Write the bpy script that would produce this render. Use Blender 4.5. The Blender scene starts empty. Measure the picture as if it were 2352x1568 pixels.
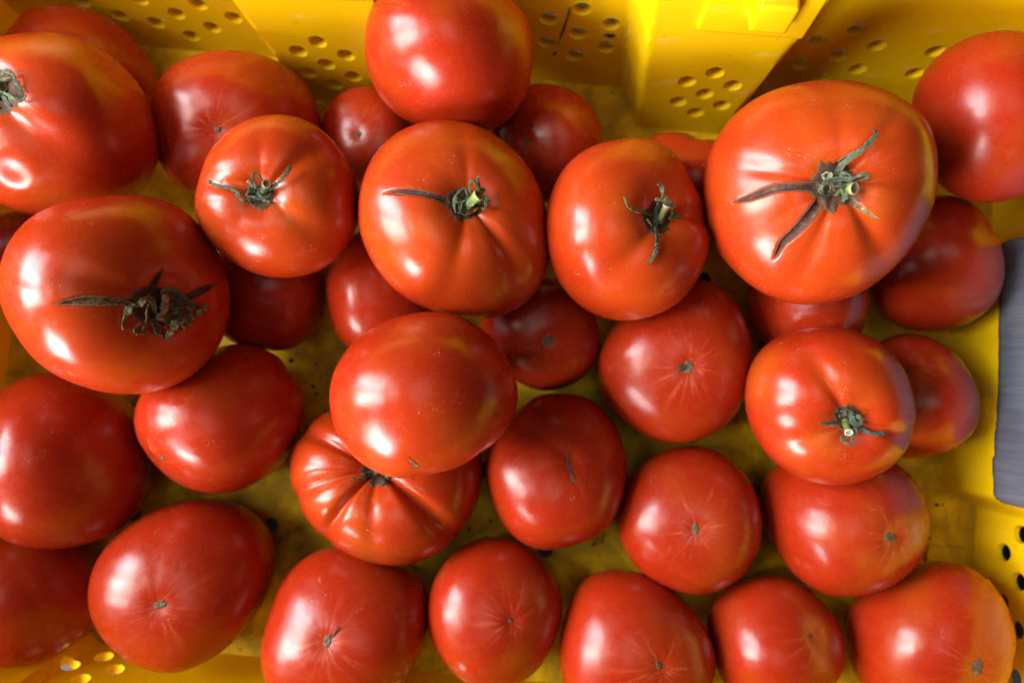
import bpy, bmesh, math, random
import numpy as np
from mathutils import Vector, Matrix

# ------------------------------------------------------------------ camera, world, light
scene = bpy.context.scene
CAM_H = 0.448                      # metres above the crate floor
CAM_TILT = math.radians(3.0)       # looks almost straight down, a little towards the back wall
LENS = 26.0
cam_data = bpy.data.cameras.new('camera')
cam_data.lens = LENS
cam_data.sensor_width = 36.0
cam_data.clip_start = 0.01
cam_data.clip_end = 50.0
cam_data.dof.use_dof = True
cam_data.dof.focus_distance = 0.335
cam_data.dof.aperture_fstop = 4.5
cam = bpy.data.objects.new('camera', cam_data)
cam.location = (0, 0, CAM_H)
cam.rotation_euler = (CAM_TILT, 0, 0)
scene.collection.objects.link(cam)
scene.camera = cam

world = bpy.data.worlds.new('World')
scene.world = world
world.use_nodes = True
bg = world.node_tree.nodes['Background']
bg.inputs['Color'].default_value = (0.85, 0.92, 1.0, 1)
bg.inputs['Strength'].default_value = 0.03

def area_lamp(name, loc, aim, sx, sy, power, col):
    l = bpy.data.lights.new(name, 'AREA')
    l.shape = 'RECTANGLE'; l.size = sx; l.size_y = sy
    l.energy = power; l.color = col
    o = bpy.data.objects.new(name, l)
    o.location = loc
    o.rotation_euler = (Vector(aim) - Vector(loc)).to_track_quat('-Z', 'Y').to_euler()
    scene.collection.objects.link(o)
    return o
# daylight through the panes of a window left of the crate, and a second one nearer the viewer
area_lamp('window_light', (-1.41, 0.43, 0.98), (0, 0, 0.08), 0.46, 1.05, 50, (0.90, 0.94, 1.0))
area_lamp('window_light', (-1.48, -0.15, 0.98), (0, 0, 0.08), 0.46, 1.05, 58, (1.0, 0.96, 0.90))
area_lamp('window_light', (-0.98, -1.08, 0.42), (0, 0, 0.08), 0.62, 0.72, 68, (1.0, 0.97, 0.94))
# a warm bulb indoors, and unseen overhead lamps added as fill on fruit tops
area_lamp('bulb_light', (-0.80, 0.02, 1.55), (0, 0, 0.08), 0.13, 0.13, 1.5, (1.0, 0.80, 0.55))
area_lamp('overhead_fill', (-0.95, 0.10, 1.60), (0, 0, 0.08), 0.7, 0.6, 4.0, (1.0, 0.96, 0.90))
area_lamp('overhead_fill', (0.12, 0.05, 2.2), (0, 0, 0.08), 1.0, 0.8, 3.8, (1.0, 0.97, 0.92))

scene.view_settings.view_transform = 'Standard'
scene.view_settings.look = 'None'
scene.view_settings.exposure = -0.3
scene.view_settings.gamma = 1.0
scene.view_settings.use_curve_mapping = False
scene.render.engine = 'CYCLES'
scene.cycles.use_denoising = True
scene.cycles.max_bounces = 10
scene.cycles.diffuse_bounces = 5
scene.cycles.sample_clamp_indirect = 8.0
scene.cycles.use_adaptive_sampling = True
scene.cycles.adaptive_threshold = 0.02
# ------------------------------------------------------------------ photo pixel <-> place (2352 x 1568 frame)
FPX = LENS / 36.0 * 2352.0
CAMP = np.array([0.0, 0.0, CAM_H])
_c, _s = math.cos(CAM_TILT), math.sin(CAM_TILT)
RX = np.array([[1, 0, 0], [0, _c, -_s], [0, _s, _c]])
def ray(px):
    px = np.atleast_2d(np.asarray(px, float))
    d = np.stack([(px[:, 0] - 1176) / FPX, -(px[:, 1] - 784) / FPX, -np.ones(len(px))], 1)
    d = d @ RX.T
    return d / np.linalg.norm(d, axis=1, keepdims=True)
def at(px, z):
    d = ray(px)
    return CAMP + d * ((z - CAM_H) / d[:, 2:3])
def project(P):
    q = (P - CAMP) @ RX
    return np.stack([1176 + FPX * q[:, 0] / -q[:, 2], 784 - FPX * q[:, 1] / -q[:, 2]], 1)
def unit(v):
    return v / np.linalg.norm(v, axis=-1, keepdims=True)

def smooth_closed(pts, c, n=180):
    """closed outline -> smooth polar radius about c, sampled at n angles"""
    d = pts - c
    a = np.arctan2(d[:, 1], d[:, 0]); r = np.hypot(d[:, 0], d[:, 1])
    o = np.argsort(a); a, r = a[o], r[o]
    aa = np.concatenate([a - 2 * np.pi, a, a + 2 * np.pi]); rr = np.concatenate([r, r, r])
    g = np.linspace(-np.pi, np.pi, n, endpoint=False)
    v = np.interp(g, aa, rr)
    f = np.fft.rfft(v); k = np.arange(len(f))
    f *= np.exp(-(k / 9.5) ** 2)
    return np.fft.irfft(f, n)
def polar_lookup(tab, ang):
    n = len(tab); x = (ang + np.pi) / (2 * np.pi) * n
    i = np.floor(x).astype(int); t = x - i
    return tab[i % n] * (1 - t) + tab[(i + 1) % n] * t

class Tomato:
    """one tomato: a lobed, dimpled, slightly flattened fruit turned so that its stem (or blossom) end lies
    where it does in the heap, with the outline it has there"""
    def __init__(s, spec, z, rings=64, segs=112):
        s.spec = spec
        s.rng = np.random.RandomState(spec['seed'])
        out = np.array(spec['out'], float)
        cpx = np.array(spec.get('c', out.mean(0)), float)
        s.C = at([cpx], z)[0]
        s.v = unit(CAMP - s.C)                       # towards the camera
        s.u = unit(np.cross(RX[:, 1], s.v)); s.w = np.cross(s.v, s.u)
        d = ray(out)
        t = ((s.C - CAMP) @ s.v) / (d @ s.v)
        P = CAMP + d * t[:, None] - s.C
        s.rho = smooth_closed(np.stack([P @ s.u, P @ s.w], 1), np.zeros(2))
        s.R = s.rho.mean()
        s.h = spec.get('h', 0.80)
        kind = spec.get('pole')
        if kind:
            d = ray([spec['at']])[0]
            t = ((s.C - CAMP) @ s.v) / (d @ s.v)
            q = CAMP + d * t - s.C
            a = np.array([q @ s.u, q @ s.w]) / (s.R * s.h * 0.93)
            L = np.hypot(*a)
            if L > 0.97: a *= 0.97 / L
            ax = np.array([a[0], a[1], math.sqrt(1 - a @ a)])
            if kind == 'blossom': ax = -ax
        else:
            ax = unit(np.array(spec.get('axis', (0.2, 0.6, -0.75)), float))
        e = unit(np.cross(ax, [0.3, 0.2, 1.0] if abs(ax[2]) < 0.9 else [0, 1, 0]))
        s.M = np.stack([e, np.cross(ax, e), ax], 1)  # canonical -> view frame
        # lobes
        r = s.rng
        s.nl = spec.get('lobes', 5); s.lobe = spec.get('lobe', 0.05)
        s.lph = r.uniform(0, 2 * np.pi); s.lw = r.uniform(-.35, .35, 4); s.lwp = r.uniform(0, 6.28, 4)
        s.la = r.uniform(0, 1, 16) ** 1.6 * 1.3
        s.dim = spec.get('dim', 0.20); s.dw = spec.get('dw', 0.36)
        s.bk = r.normal(0, 1, (6, 3)) * 2.0; s.bp = r.uniform(0, 6.28, 6); s.bump = spec.get('bump', 0.022)
        s.bl = 1.0 if kind == 'blossom' else 0.0
        s.dents = [(unit(np.array(q[:3], float)), q[3], q[4]) for q in spec.get('dents', [])]
        # silhouette of the plain shape, to be stretched to the outline
        th, ph = np.meshgrid(np.linspace(0, np.pi, 70), np.linspace(0, 2 * np.pi, 140, endpoint=False), indexing='ij')
        q = (s.canon(th.ravel(), ph.ravel())[0] @ s.M.T)
        ang = np.arctan2(q[:, 1], q[:, 0]); rad = np.hypot(q[:, 0], q[:, 1])
        nb = 90
        b = np.floor((ang + np.pi) / (2 * np.pi) * nb).astype(int) % nb
        m = np.zeros(nb); np.maximum.at(m, b, rad)
        m = np.where(m > 0, m, m.mean())
        f = np.fft.rfft(m); f *= np.exp(-(np.arange(len(f)) / 9.0) ** 2); m = np.fft.irfft(f, nb)
        s.sil = np.roll(m, 0)
        s.km = s.R / s.sil.mean()
        s.rings, s.segs = rings, segs
        tt = np.linspace(0, 1, rings); tt = (tt + 0.10 * np.sin(2 * np.pi * tt) * -1) * np.pi
        th, ph = np.meshgrid(tt, np.linspace(0, 2 * np.pi, segs, endpoint=False), indexing='ij')
        s.th, s.ph = th, ph
        s.P, s.rest = s.evalp(th.ravel(), ph.ravel())
        s.P0 = s.P.copy()
        s.calc_normals()
    def canon(s, th, ph):
        D = np.stack([np.sin(th) * np.cos(ph), np.sin(th) * np.sin(ph), np.cos(th)], 1)
        p = 2.35
        r = 1.0 / ((np.abs(np.sin(th))) ** p + (np.abs(np.cos(th)) / s.h) ** p) ** (1 / p)
        pw = ph + sum(s.lw[k] * np.sin((k + 1) * ph + s.lwp[k]) / (k + 1) for k in range(4)) * 0.7 + s.lph
        x = (pw / (2 * np.pi) * s.nl)
        fr = np.sin(np.pi * x)
        amp = s.la[np.round(x).astype(int) % s.nl % 16]
        lw = s.spec.get('lwid', .62)
        e0 = math.exp(-(1 / lw) ** 2)
        vall = (np.exp(-(fr / lw) ** 2) - e0) / (1 - e0) * amp
        A = np.exp(-((th - 0.62) / 0.62) ** 2) * (1 - np.exp(-(th / 0.25) ** 2)) + 0.22 * np.exp(-((th - 2.6) / 0.7) ** 2) * np.sin(th)
        r = r * (1 - s.lobe * 2.0 * vall * A)
        r = r - s.dim * np.exp(-(th / s.dw) ** 2) - s.bl * 0.03 * np.exp(-((np.pi - th) / 0.17) ** 2)
        wr = np.sin(ph * 13 + 2 * np.sin(ph * 3 + s.lph)) * np.exp(-((np.pi - th) / 0.3) ** 2) * np.sin(th)
        r = r + 0.0032 * s.bl * wr
        b = sum(np.sin(D @ s.bk[k] + s.bp[k]) for k in range(6)) / 6 ** .5
        r = r * (1 + s.bump * b)
        return D * r[:, None], D
    def evalp(s, th, ph):
        q, D = s.canon(th, ph)
        q = q @ s.M.T
        for c, dep, wid in s.dents:
            dd = np.linalg.norm(unit(q) - c, axis=1)
            q = q * (1 - dep * np.exp(-(dd / wid) ** 2) + 0.2 * dep * np.exp(-((dd - 1.9 * wid) / (0.8 * wid)) ** 2))[:, None]
        ang = np.arctan2(q[:, 1], q[:, 0]); rad = np.hypot(q[:, 0], q[:, 1])
        r0 = polar_lookup(s.sil, ang - np.pi / len(s.sil))
        k = polar_lookup(s.rho, ang) / r0
        t = np.clip(rad / r0, 0, 1) ; t = t * t * (3 - 2 * t)
        k = s.km * (1 - t) + k * t
        deep = s.spec.get('deep', 1.0)
        loc = np.stack([q[:, 0] * k, q[:, 1] * k, q[:, 2] * s.km * deep], 1)
        return s.C + loc[:, :1] * s.u + loc[:, 1:2] * s.w + loc[:, 2:3] * s.v, D
    def calc_normals(s):
        G = s.P.reshape(s.rings, s.segs, 3)
        du = np.roll(G, -1, 1) - np.roll(G, 1, 1)
        dv = np.gradient(G, axis=0)
        n = np.cross(dv, du)
        n[0] = n[1].mean(0); n[-1] = n[-2].mean(0)
        n = unit(n + 1e-12)
        sg = np.sign(((G - s.C) * n).sum(-1).mean())
        s.N = (n * sg).reshape(-1, 3)
        s.px = project(s.P)
        s.face = ((CAMP - s.P) * s.N).sum(1) > 0
    def surf(s, px, lift=0.0):
        """point on the fruit under a photo pixel (lifted towards the camera), with the normal there"""
        px = np.atleast_2d(px); d = ray(px)
        I = np.where(s.face)[0]; pts = []; nor = []
        for k in range(len(px)):
            j = I[np.argmin(((s.px[I] - px[k]) ** 2).sum(1))]
            n = s.N[j]; nd = n @ d[k]
            if abs(nd) > 0.25:
                t = ((s.P[j] - CAMP) @ n) / nd
            else:
                t = (s.P[j] - CAMP) @ d[k]
            pts.append(CAMP + d[k] * t); nor.append(n)
        pts, nor = np.array(pts), np.array(nor)
        lift = np.broadcast_to(np.asarray(lift, float), (len(px),))
        return pts - d * lift[:, None], nor
    def faces(s):
        f = []
        S = s.segs
        for i in range(s.rings - 1):
            a = i * S
            for j in range(S):
                b = (j + 1) % S
                f.append((a + j, a + S + j, a + S + b, a + b))
        return f
# ------------------------------------------------------------------ materials
def new_mat(name):
    m = bpy.data.materials.new(name); m.use_nodes = True
    nt = m.node_tree; b = nt.nodes['Principled BSDF']
    return m, nt, b
def N(nt, t, **k):
    n = nt.nodes.new(t)
    for a, v in k.items():
        if a in n.inputs.keys() if isinstance(a, str) else False: n.inputs[a].default_value = v
        else: setattr(n, a, v)
    return n
def math_(nt, op, a, b=None, c=None, clamp=False):
    n = nt.nodes.new('ShaderNodeMath'); n.operation = op; n.use_clamp = clamp
    for i, v in enumerate((a, b, c)):
        if v is None: continue
        if hasattr(v, 'is_linked'): nt.links.new(v, n.inputs[i])
        else: n.inputs[i].default_value = v
    return n.outputs[0]
def ramp(nt, v, lo, hi, a=0.0, b=1.0):
    n = nt.nodes.new('ShaderNodeMapRange'); n.interpolation_type = 'SMOOTHSTEP'
    nt.links.new(v, n.inputs['Value'])
    n.inputs['From Min'].default_value = lo; n.inputs['From Max'].default_value = hi
    n.inputs['To Min'].default_value = a; n.inputs['To Max'].default_value = b
    return n.outputs['Result']
def mix(nt, f, a, b):
    n = nt.nodes.new('ShaderNodeMix'); n.data_type = 'RGBA'
    for v, s in ((f, n.inputs[0]), (a, n.inputs[6]), (b, n.inputs[7])):
        if hasattr(v, 'is_linked'): nt.links.new(v, s)
        elif isinstance(v, (int, float)): s.default_value = v
        else: s.default_value = (*v, 1)
    return n.outputs[2]
def noise(nt, vec, scale, detail=3, rough=.5, dist=0.0):
    n = nt.nodes.new('ShaderNodeTexNoise')
    n.inputs['Scale'].default_value = scale; n.inputs['Detail'].default_value = detail
    n.inputs['Roughness'].default_value = rough; n.inputs['Distortion'].default_value = dist
    if vec is not None: nt.links.new(vec, n.inputs['Vector'])
    return n.outputs['Fac']
def bump(nt, h, strength, dist, b):
    n = nt.nodes.new('ShaderNodeBump'); n.inputs['Strength'].default_value = strength; n.inputs['Distance'].default_value = dist
    nt.links.new(h, n.inputs['Height']); nt.links.new(n.outputs[0], b.inputs['Normal'])
    return n

def tomato_mat(key, ripe, amber, seed, streak=0.5, rough=0.30):
    m, nt, b = new_mat('tomato_skin_' + key)
    L = nt.links.new
    at_ = nt.nodes.new('ShaderNodeAttribute'); at_.attribute_name = 'rest'
    off = nt.nodes.new('ShaderNodeVectorMath'); off.operation = 'ADD'
    L(at_.outputs['Vector'], off.inputs[0]); off.inputs[1].default_value = (seed * 3.7 % 50, seed * 1.9 % 50, seed * 5.3 % 50)
    v = off.outputs[0]
    sep = nt.nodes.new('ShaderNodeSeparateXYZ'); L(at_.outputs['Vector'], sep.inputs[0])
    x, y, z = sep.outputs
    rho = math_(nt, 'ADD', math_(nt, 'SQRT', math_(nt, 'ADD', math_(nt, 'MULTIPLY', x, x), math_(nt, 'MULTIPLY', y, y))), .04)
    cmb = nt.nodes.new('ShaderNodeCombineXYZ')
    L(math_(nt, 'ADD', math_(nt, 'DIVIDE', x, rho), seed * 1.3 % 30), cmb.inputs[0])
    L(math_(nt, 'DIVIDE', y, rho), cmb.inputs[1]); L(math_(nt, 'MULTIPLY', z, .35), cmb.inputs[2])
    st = noise(nt, cmb.outputs[0], 6.5, 2, .55)
    st2 = noise(nt, cmb.outputs[0], 2.2, 1, .5)
    low = noise(nt, v, 1.1, 2, .5)
    # ripeness: orange shoulders, red towards the blossom end
    sh = ramp(nt, z, -.55, 1.0)
    f = math_(nt, 'ADD', math_(nt, 'MULTIPLY', sh, .52), math_(nt, 'MULTIPLY_ADD', low, .95, -.42))
    f = math_(nt, 'ADD', f, math_(nt, 'MULTIPLY_ADD', st2, .35, -.19))
    f = math_(nt, 'SUBTRACT', f, ripe, clamp=True)
    col = mix(nt, f, (.335, .0185, .0035), (.48, .060, .005))
    # amber patches
    am = math_(nt, 'MULTIPLY', ramp(nt, noise(nt, v, 1.3, 1, .4), .48, .86), amber * .75, clamp=True)
    col = mix(nt, am, col, (.44, .12, .008))
    # fine rays around both ends
    zz = math_(nt, 'POWER', math_(nt, 'ABSOLUTE', z), 7.0)
    ray_ = math_(nt, 'MULTIPLY', math_(nt, 'MULTIPLY', ramp(nt, st, .50, .80), zz), streak * .6, clamp=True)
    col = mix(nt, ray_, col, (.58, .13, .055))
    # pin-prick lenticels
    vo = nt.nodes.new('ShaderNodeTexVoronoi'); vo.inputs['Scale'].default_value = 44; L(v, vo.inputs['Vector'])
    sp = math_(nt, 'MULTIPLY', ramp(nt, vo.outputs['Distance'], .14, .34, 1, 0), .18)
    col = mix(nt, sp, col, (.66, .20, .03))
    # scuffs and corky flecks, sparse
    vo2 = nt.nodes.new('ShaderNodeTexVoronoi'); vo2.inputs['Scale'].default_value = 3.1; vo2.inputs['Randomness'].default_value = 1
    L(v, vo2.inputs['Vector'])
    fl = noise(nt, v, 46, 3, .6)
    sc = math_(nt, 'MULTIPLY', ramp(nt, vo2.outputs['Distance'], .08, .30, 1, 0), ramp(nt, fl, .60, .66))
    col = mix(nt, math_(nt, 'MULTIPLY', sc, .6), col, (.62, .34, .18))
    L(col, b.inputs['Base Color'])
    L(ramp(nt, noise(nt, v, 5, 3, .55), .25, .8, rough - .04, rough + .10), b.inputs['Roughness'])
    b.inputs['IOR'].default_value = 1.47
    b.inputs['Specular IOR Level'].default_value = .5
    b.inputs['Subsurface Weight'].default_value = .22
    b.inputs['Subsurface Radius'].default_value = (1.0, .22, .08)
    b.inputs['Subsurface Scale'].default_value = .004
    h = math_(nt, 'ADD', math_(nt, 'MULTIPLY', noise(nt, v, 95, 2, .6), .5), math_(nt, 'MULTIPLY', noise(nt, v, 6, 1, .5), .9))
    bump(nt, h, .10, .0006, b)
    return m

def cork_mat(name, dark, pale, scale=900, rough=.85):
    m, nt, b = new_mat(name)
    tc = nt.nodes.new('ShaderNodeTexCoord')
    n1 = noise(nt, tc.outputs['Object'], scale * .35, 4, .65); n2 = noise(nt, tc.outputs['Object'], scale, 3, .6)
    f = math_(nt, 'ADD', math_(nt, 'MULTIPLY', ramp(nt, n1, .46, .74), .7), math_(nt, 'MULTIPLY', ramp(nt, n2, .5, .72), .4), clamp=True)
    at_ = nt.nodes.new('ShaderNodeAttribute'); at_.attribute_name = 'edge'
    f = math_(nt, 'MAXIMUM', f, math_(nt, 'MULTIPLY', at_.outputs['Fac'], .9))
    nt.links.new(mix(nt, f, dark, pale), b.inputs['Base Color'])
    b.inputs['Roughness'].default_value = rough
    bump(nt, n2, .6, .0006, b)
    return m
MAT = {}
MAT['scar'] = cork_mat('cork_stem_scar', (.045, .016, .005), (.15, .074, .026))
MAT['crack'] = cork_mat('cork_growth_crack', (.060, .015, .008), (.19, .115, .065))
MAT['crack_tan'] = cork_mat('cork_pale_crack', (.11, .036, .014), (.42, .28, .13))
MAT['blossom'] = cork_mat('cork_blossom_scar', (.085, .055, .028), (.27, .22, .13), 1500)
MAT['green'] = cork_mat('dried_green_sepal', (.036, .050, .024), (.155, .185, .105), 700)
MAT['dkgreen'] = cork_mat('dark_green_sepal', (.022, .036, .020), (.085, .12, .070), 700)
MAT['olive'] = cork_mat('olive_sepal', (.075, .072, .020), (.21, .20, .085), 700)
MAT['brown'] = cork_mat('withered_brown_sepal', (.070, .048, .026), (.27, .20, .12), 600)
MAT['tan'] = cork_mat('withered_tan_sepal', (.16, .095, .048), (.42, .29, .17), 700)
MAT['rust'] = cork_mat('rust_petal_remnant', (.12, .035, .008), (.42, .19, .06), 700)
MAT['pale'] = cork_mat('pale_dry_sepal', (.15, .15, .10), (.42, .42, .31), 700)
MAT['stemcut'] = cork_mat('cut_stem_face', (.12, .095, .03), (.36, .33, .18), 1500)
MAT['lime'] = cork_mat('lime_green_stem', (.10, .14, .022), (.30, .36, .12), 600)

def plastic_mat(name, dirt):
    m, nt, b = new_mat(name)
    L = nt.links.new
    geo = nt.nodes.new('ShaderNodeNewGeometry'); p = geo.outputs['Position']
    base = mix(nt, ramp(nt, noise(nt, p, 9, 3, .5), .3, .7), (.84, .53, .002), (.90, .59, .003))
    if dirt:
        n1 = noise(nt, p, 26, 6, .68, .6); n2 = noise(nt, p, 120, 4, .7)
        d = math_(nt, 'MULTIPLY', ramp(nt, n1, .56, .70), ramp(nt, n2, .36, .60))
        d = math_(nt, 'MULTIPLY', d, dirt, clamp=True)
        base = mix(nt, math_(nt, 'MULTIPLY', ramp(nt, n1, .30, .58), .74), base, (.22, .125, .010))  # soil film, laid on heavily to stand in for shade between the fruit
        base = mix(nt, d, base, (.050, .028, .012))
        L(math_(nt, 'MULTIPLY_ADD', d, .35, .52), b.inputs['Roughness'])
    else:
        n3 = noise(nt, p, 60, 5, .7)
        s_ = math_(nt, 'MULTIPLY', ramp(nt, n3, .66, .74), .55)
        base = mix(nt, s_, base, (.30, .17, .03))
        mp = nt.nodes.new('ShaderNodeMapping'); L(p, mp.inputs[0]); mp.inputs['Rotation'].default_value = (.5, .3, .2); mp.inputs['Scale'].default_value = (22, 260, 60)
        base = mix(nt, math_(nt, 'MULTIPLY', ramp(nt, noise(nt, mp.outputs[0], 1, 3, .6), .62, .72), .30), base, (.90, .74, .25))
        base = mix(nt, math_(nt, 'MULTIPLY', ramp(nt, noise(nt, p, 190, 4, .7), .69, .74), .8), base, (.07, .04, .012))
        L(ramp(nt, noise(nt, p, 40, 3, .6), .3, .7, .20, .34), b.inputs['Roughness'])
    L(base, b.inputs['Base Color'])
    b.inputs['IOR'].default_value = 1.5
    if dirt: b.inputs['Specular IOR Level'].default_value = .12
    bump(nt, noise(nt, p, 55, 3, .55), .06, .002, b)
    if not dirt:      # thin moulded plastic lets daylight through
        tr = nt.nodes.new('ShaderNodeBsdfTranslucent'); tr.inputs['Color'].default_value = (.95, .50, .01, 1)
        mx = nt.nodes.new('ShaderNodeMixShader'); mx.inputs[0].default_value = .15
        out = nt.nodes['Material Output']
        L(b.outputs[0], mx.inputs[1]); L(tr.outputs[0], mx.inputs[2]); L(mx.outputs[0], out.inputs['Surface'])
    return m
MAT['plastic'] = plastic_mat('yellow_crate_plastic', 0)
MAT['plastic_floor'] = plastic_mat('yellow_crate_plastic_soiled_shaded', .75)

m, nt, b = new_mat('grey_duct_tape')
geo = nt.nodes.new('ShaderNodeNewGeometry')
mp = nt.nodes.new('ShaderNodeMapping'); nt.links.new(geo.outputs['Position'], mp.inputs[0]); mp.inputs['Rotation'].default_value = (0, 0, math.radians(-5)); mp.inputs['Scale'].default_value = (35, 700, 35)
ln = noise(nt, mp.outputs[0], 1, 2, .5)
nt.links.new(mix(nt, ramp(nt, ln, .35, .68), (.082, .090, .116), (.106, .115, .145)), b.inputs['Base Color'])
b.inputs['Roughness'].default_value = .42
bump(nt, math_(nt, 'ADD', ln, math_(nt, 'MULTIPLY', noise(nt, geo.outputs['Position'], 45, 3), 6)), .2, .0012, b)
MAT['tape'] = m

m, nt, b = new_mat('grey_ground')
geo = nt.nodes.new('ShaderNodeNewGeometry')
nt.links.new(mix(nt, noise(nt, geo.outputs['Position'], 8, 6, .65), (.035, .035, .036), (.085, .083, .08)), b.inputs['Base Color'])
b.inputs['Roughness'].default_value = .85
MAT['ground'] = m

m, nt, b = new_mat('dark_soil')
geo = nt.nodes.new('ShaderNodeNewGeometry')
nt.links.new(mix(nt, noise(nt, geo.outputs['Position'], 300, 3, .65), (.018, .012, .007), (.07, .045, .025)), b.inputs['Base Color'])
b.inputs['Roughness'].default_value = .95
MAT['soil'] = m
# ------------------------------------------------------------------ object helpers
def link(o, parent=None):
    scene.collection.objects.link(o)
    if parent is not None: o.parent = parent
    return o
def mesh_obj(name, verts, faces, mat, parent=None, smooth=True, sharp=None):
    me = bpy.data.meshes.new(name)
    me.from_pydata([tuple(v) for v in verts], [], faces)
    me.update()
    if smooth: me.polygons.foreach_set('use_smooth', [True] * len(me.polygons))
    if sharp: me.set_sharp_from_angle(angle=math.radians(sharp))
    me.materials.append(mat)
    return link(bpy.data.objects.new(name, me), parent)
def empty(name, loc, label, cat, group=None):
    o = bpy.data.objects.new(name, None); o.empty_display_size = .02
    o.location = loc
    scene.collection.objects.link(o)
    tag(o, label, cat, group)
    return o
def tag(o, label=None, cat=None, group=None, kind=None):
    if label: o['label'] = label
    if cat: o['category'] = cat
    if group: o['group'] = group
    if kind: o['kind'] = kind

# ------------------------------------------------------------------ ground under the crate
g = mesh_obj('ground', [(-4, -4, -.014), (4, -4, -.014), (4, 4, -.014), (-4, 4, -.014)], [(0, 1, 2, 3)], MAT['ground'])
tag(g, kind='structure')

# ------------------------------------------------------------------ the crate
GAM = math.radians(-5.0)
EX = np.array([math.cos(GAM), math.sin(GAM), 0]); EY = np.array([-math.sin(GAM), math.cos(GAM), 0]); EZ = np.array([0, 0, 1.])
AL, AR, BB, BT = -.305, .284, -.176, .1856
SL, WH, TH = .17, .135, .003
def W(a, b, z): return EX * a + EY * b + EZ * z
crate = empty('crate', (0, 0, -.014), 'yellow perforated plastic crate holding the heap of tomatoes', 'crate')
OFF = np.array([0, 0, .014])           # parts are in the crate's own frame

def sstep(x, lo, hi):
    t = np.clip((x - lo) / (hi - lo), 0, 1); return t * t * (3 - 2 * t)
def rib_in(s, z, ribs):
    d = np.zeros_like(s)
    for c, w0, w1, dep, e in ribs:
        hw = w0 + (w1 - w0) * z / WH
        d = np.maximum(d, dep * (1 - sstep(np.abs(s - c), hw - e, hw + e * 1.2)))
    return d
def wall_point(side, s, z, ribs, extra=0.0):
    """inner face of a wall: s along it, z up; extra pushes outward"""
    o = SL * z - rib_in(s, z, ribs) + extra
    if side == 'T': return EX * s[..., None] + EY * (BT + o)[..., None] + EZ * z[..., None]
    if side == 'B': return EX * s[..., None] + EY * (BB - o)[..., None] + EZ * z[..., None]
    if side == 'R': return EX * (AR + o)[..., None] + EY * s[..., None] + EZ * z[..., None]
    return EX * (AL - o)[..., None] + EY * s[..., None] + EZ * z[..., None]
def apply_holes(o, cyl):
    """cut round vents (centre, axis, radius) through a part"""
    vs, fs = [], []
    for c, ax, r in cyl:
        ax = unit(np.array(ax, float)); e = unit(np.cross(ax, [0.01, .02, 1] if abs(ax[2]) < .9 else [1, 0, 0])); f = np.cross(ax, e)
        n = 20; b0 = len(vs)
        for sgn in (-1, 1):
            for i in range(n):
                t = 2 * math.pi * i / n
                vs.append(c + ax * sgn * .016 + (e * math.cos(t) + f * math.sin(t)) * r)
        for i in range(n):
            fs.append((b0 + i, b0 + (i + 1) % n, b0 + n + (i + 1) % n, b0 + n + i))
        fs.append(tuple(b0 + n - 1 - i for i in range(n))); fs.append(tuple(b0 + n + i for i in range(n)))
    cut = mesh_obj('vent_cutter', vs, fs, MAT['plastic'], o.parent, smooth=False)
    md = o.modifiers.new('vents', 'BOOLEAN'); md.operation = 'DIFFERENCE'; md.object = cut; md.solver = 'EXACT'
    bpy.context.view_layer.update()
    dg = bpy.context.evaluated_depsgraph_get()
    me = bpy.data.meshes.new_from_object(o.evaluated_get(dg))
    o.modifiers.clear(); o.data = me
    me.polygons.foreach_set('use_smooth', [True] * len(me.polygons)); me.set_sharp_from_angle(angle=math.radians(38))
    bpy.data.objects.remove(cut)
def cluster(c, z0, dx=.0165, dz=.0112):
    return [(c, z0 + 4 * dz), (c - dx, z0 + 3 * dz), (c + dx, z0 + 3 * dz), (c, z0 + 2 * dz), (c - dx, z0 + dz), (c + dx, z0 + dz), (c, z0)]
def wall(side, ribs, holes, ns, TH=.003):
    lo, hi = (AL, AR) if side in 'TB' else (BB, BT)
    zs = np.linspace(-.003, WH, 24)
    sg = np.linspace(0, 1, ns)
    Z, S0 = np.meshgrid(zs, sg, indexing='ij')
    zc = np.maximum(Z, 0)
    S = (lo - SL * zc) + S0 * (hi - lo + 2 * SL * zc)
    inner = wall_point(side, S, Z, ribs)
    So = S + (S0 - .5) * 2 * TH * (1 if False else 0)
    outer = wall_point(side, So, Z, ribs, TH)
    nz = len(zs)
    V = np.concatenate([inner.reshape(-1, 3), outer.reshape(-1, 3)]) + OFF
    K = nz * ns; F = []
    flip = side in 'TL'
    for i in range(nz - 1):
        for j in range(ns - 1):
            q = (i * ns + j, i * ns + j + 1, (i + 1) * ns + j + 1, (i + 1) * ns + j)
            F.append(q if not flip else q[::-1]); q2 = tuple(K + x for x in q)
            F.append(q2[::-1] if not flip else q2)
    def edge(a, b_):
        q = (a, b_, K + b_, K + a); F.append(q[::-1] if not flip else q)
    for j in range(ns - 1):
        edge(j, j + 1); edge((nz - 1) * ns + j + 1, (nz - 1) * ns + j)
    for i in range(nz - 1):
        edge((i + 1) * ns, i * ns); edge(i * ns + ns - 1, (i + 1) * ns + ns - 1)
    o = mesh_obj('side_wall', V, F, MAT['plastic'], crate)
    bm = bmesh.new(); bm.from_mesh(o.data); bmesh.ops.recalc_face_normals(bm, faces=bm.faces); bm.to_mesh(o.data); bm.free()
    nrm = {'T': EY, 'B': -EY, 'R': EX, 'L': -EX}[side]
    cyl = []
    for s_, z_ in holes:
        p = wall_point(side, np.array([s_]), np.array([z_]), ribs, TH / 2)[0] + OFF
        cyl.append((p, nrm, .0050))
    if cyl: apply_holes(o, cyl)
    else: o.data.set_sharp_from_angle(angle=math.radians(38))
    return o
RIB_T = [(-.120, .0245, .047, .024, .0035), (.0885, .030, .0455, .024, .0055)]
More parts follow.
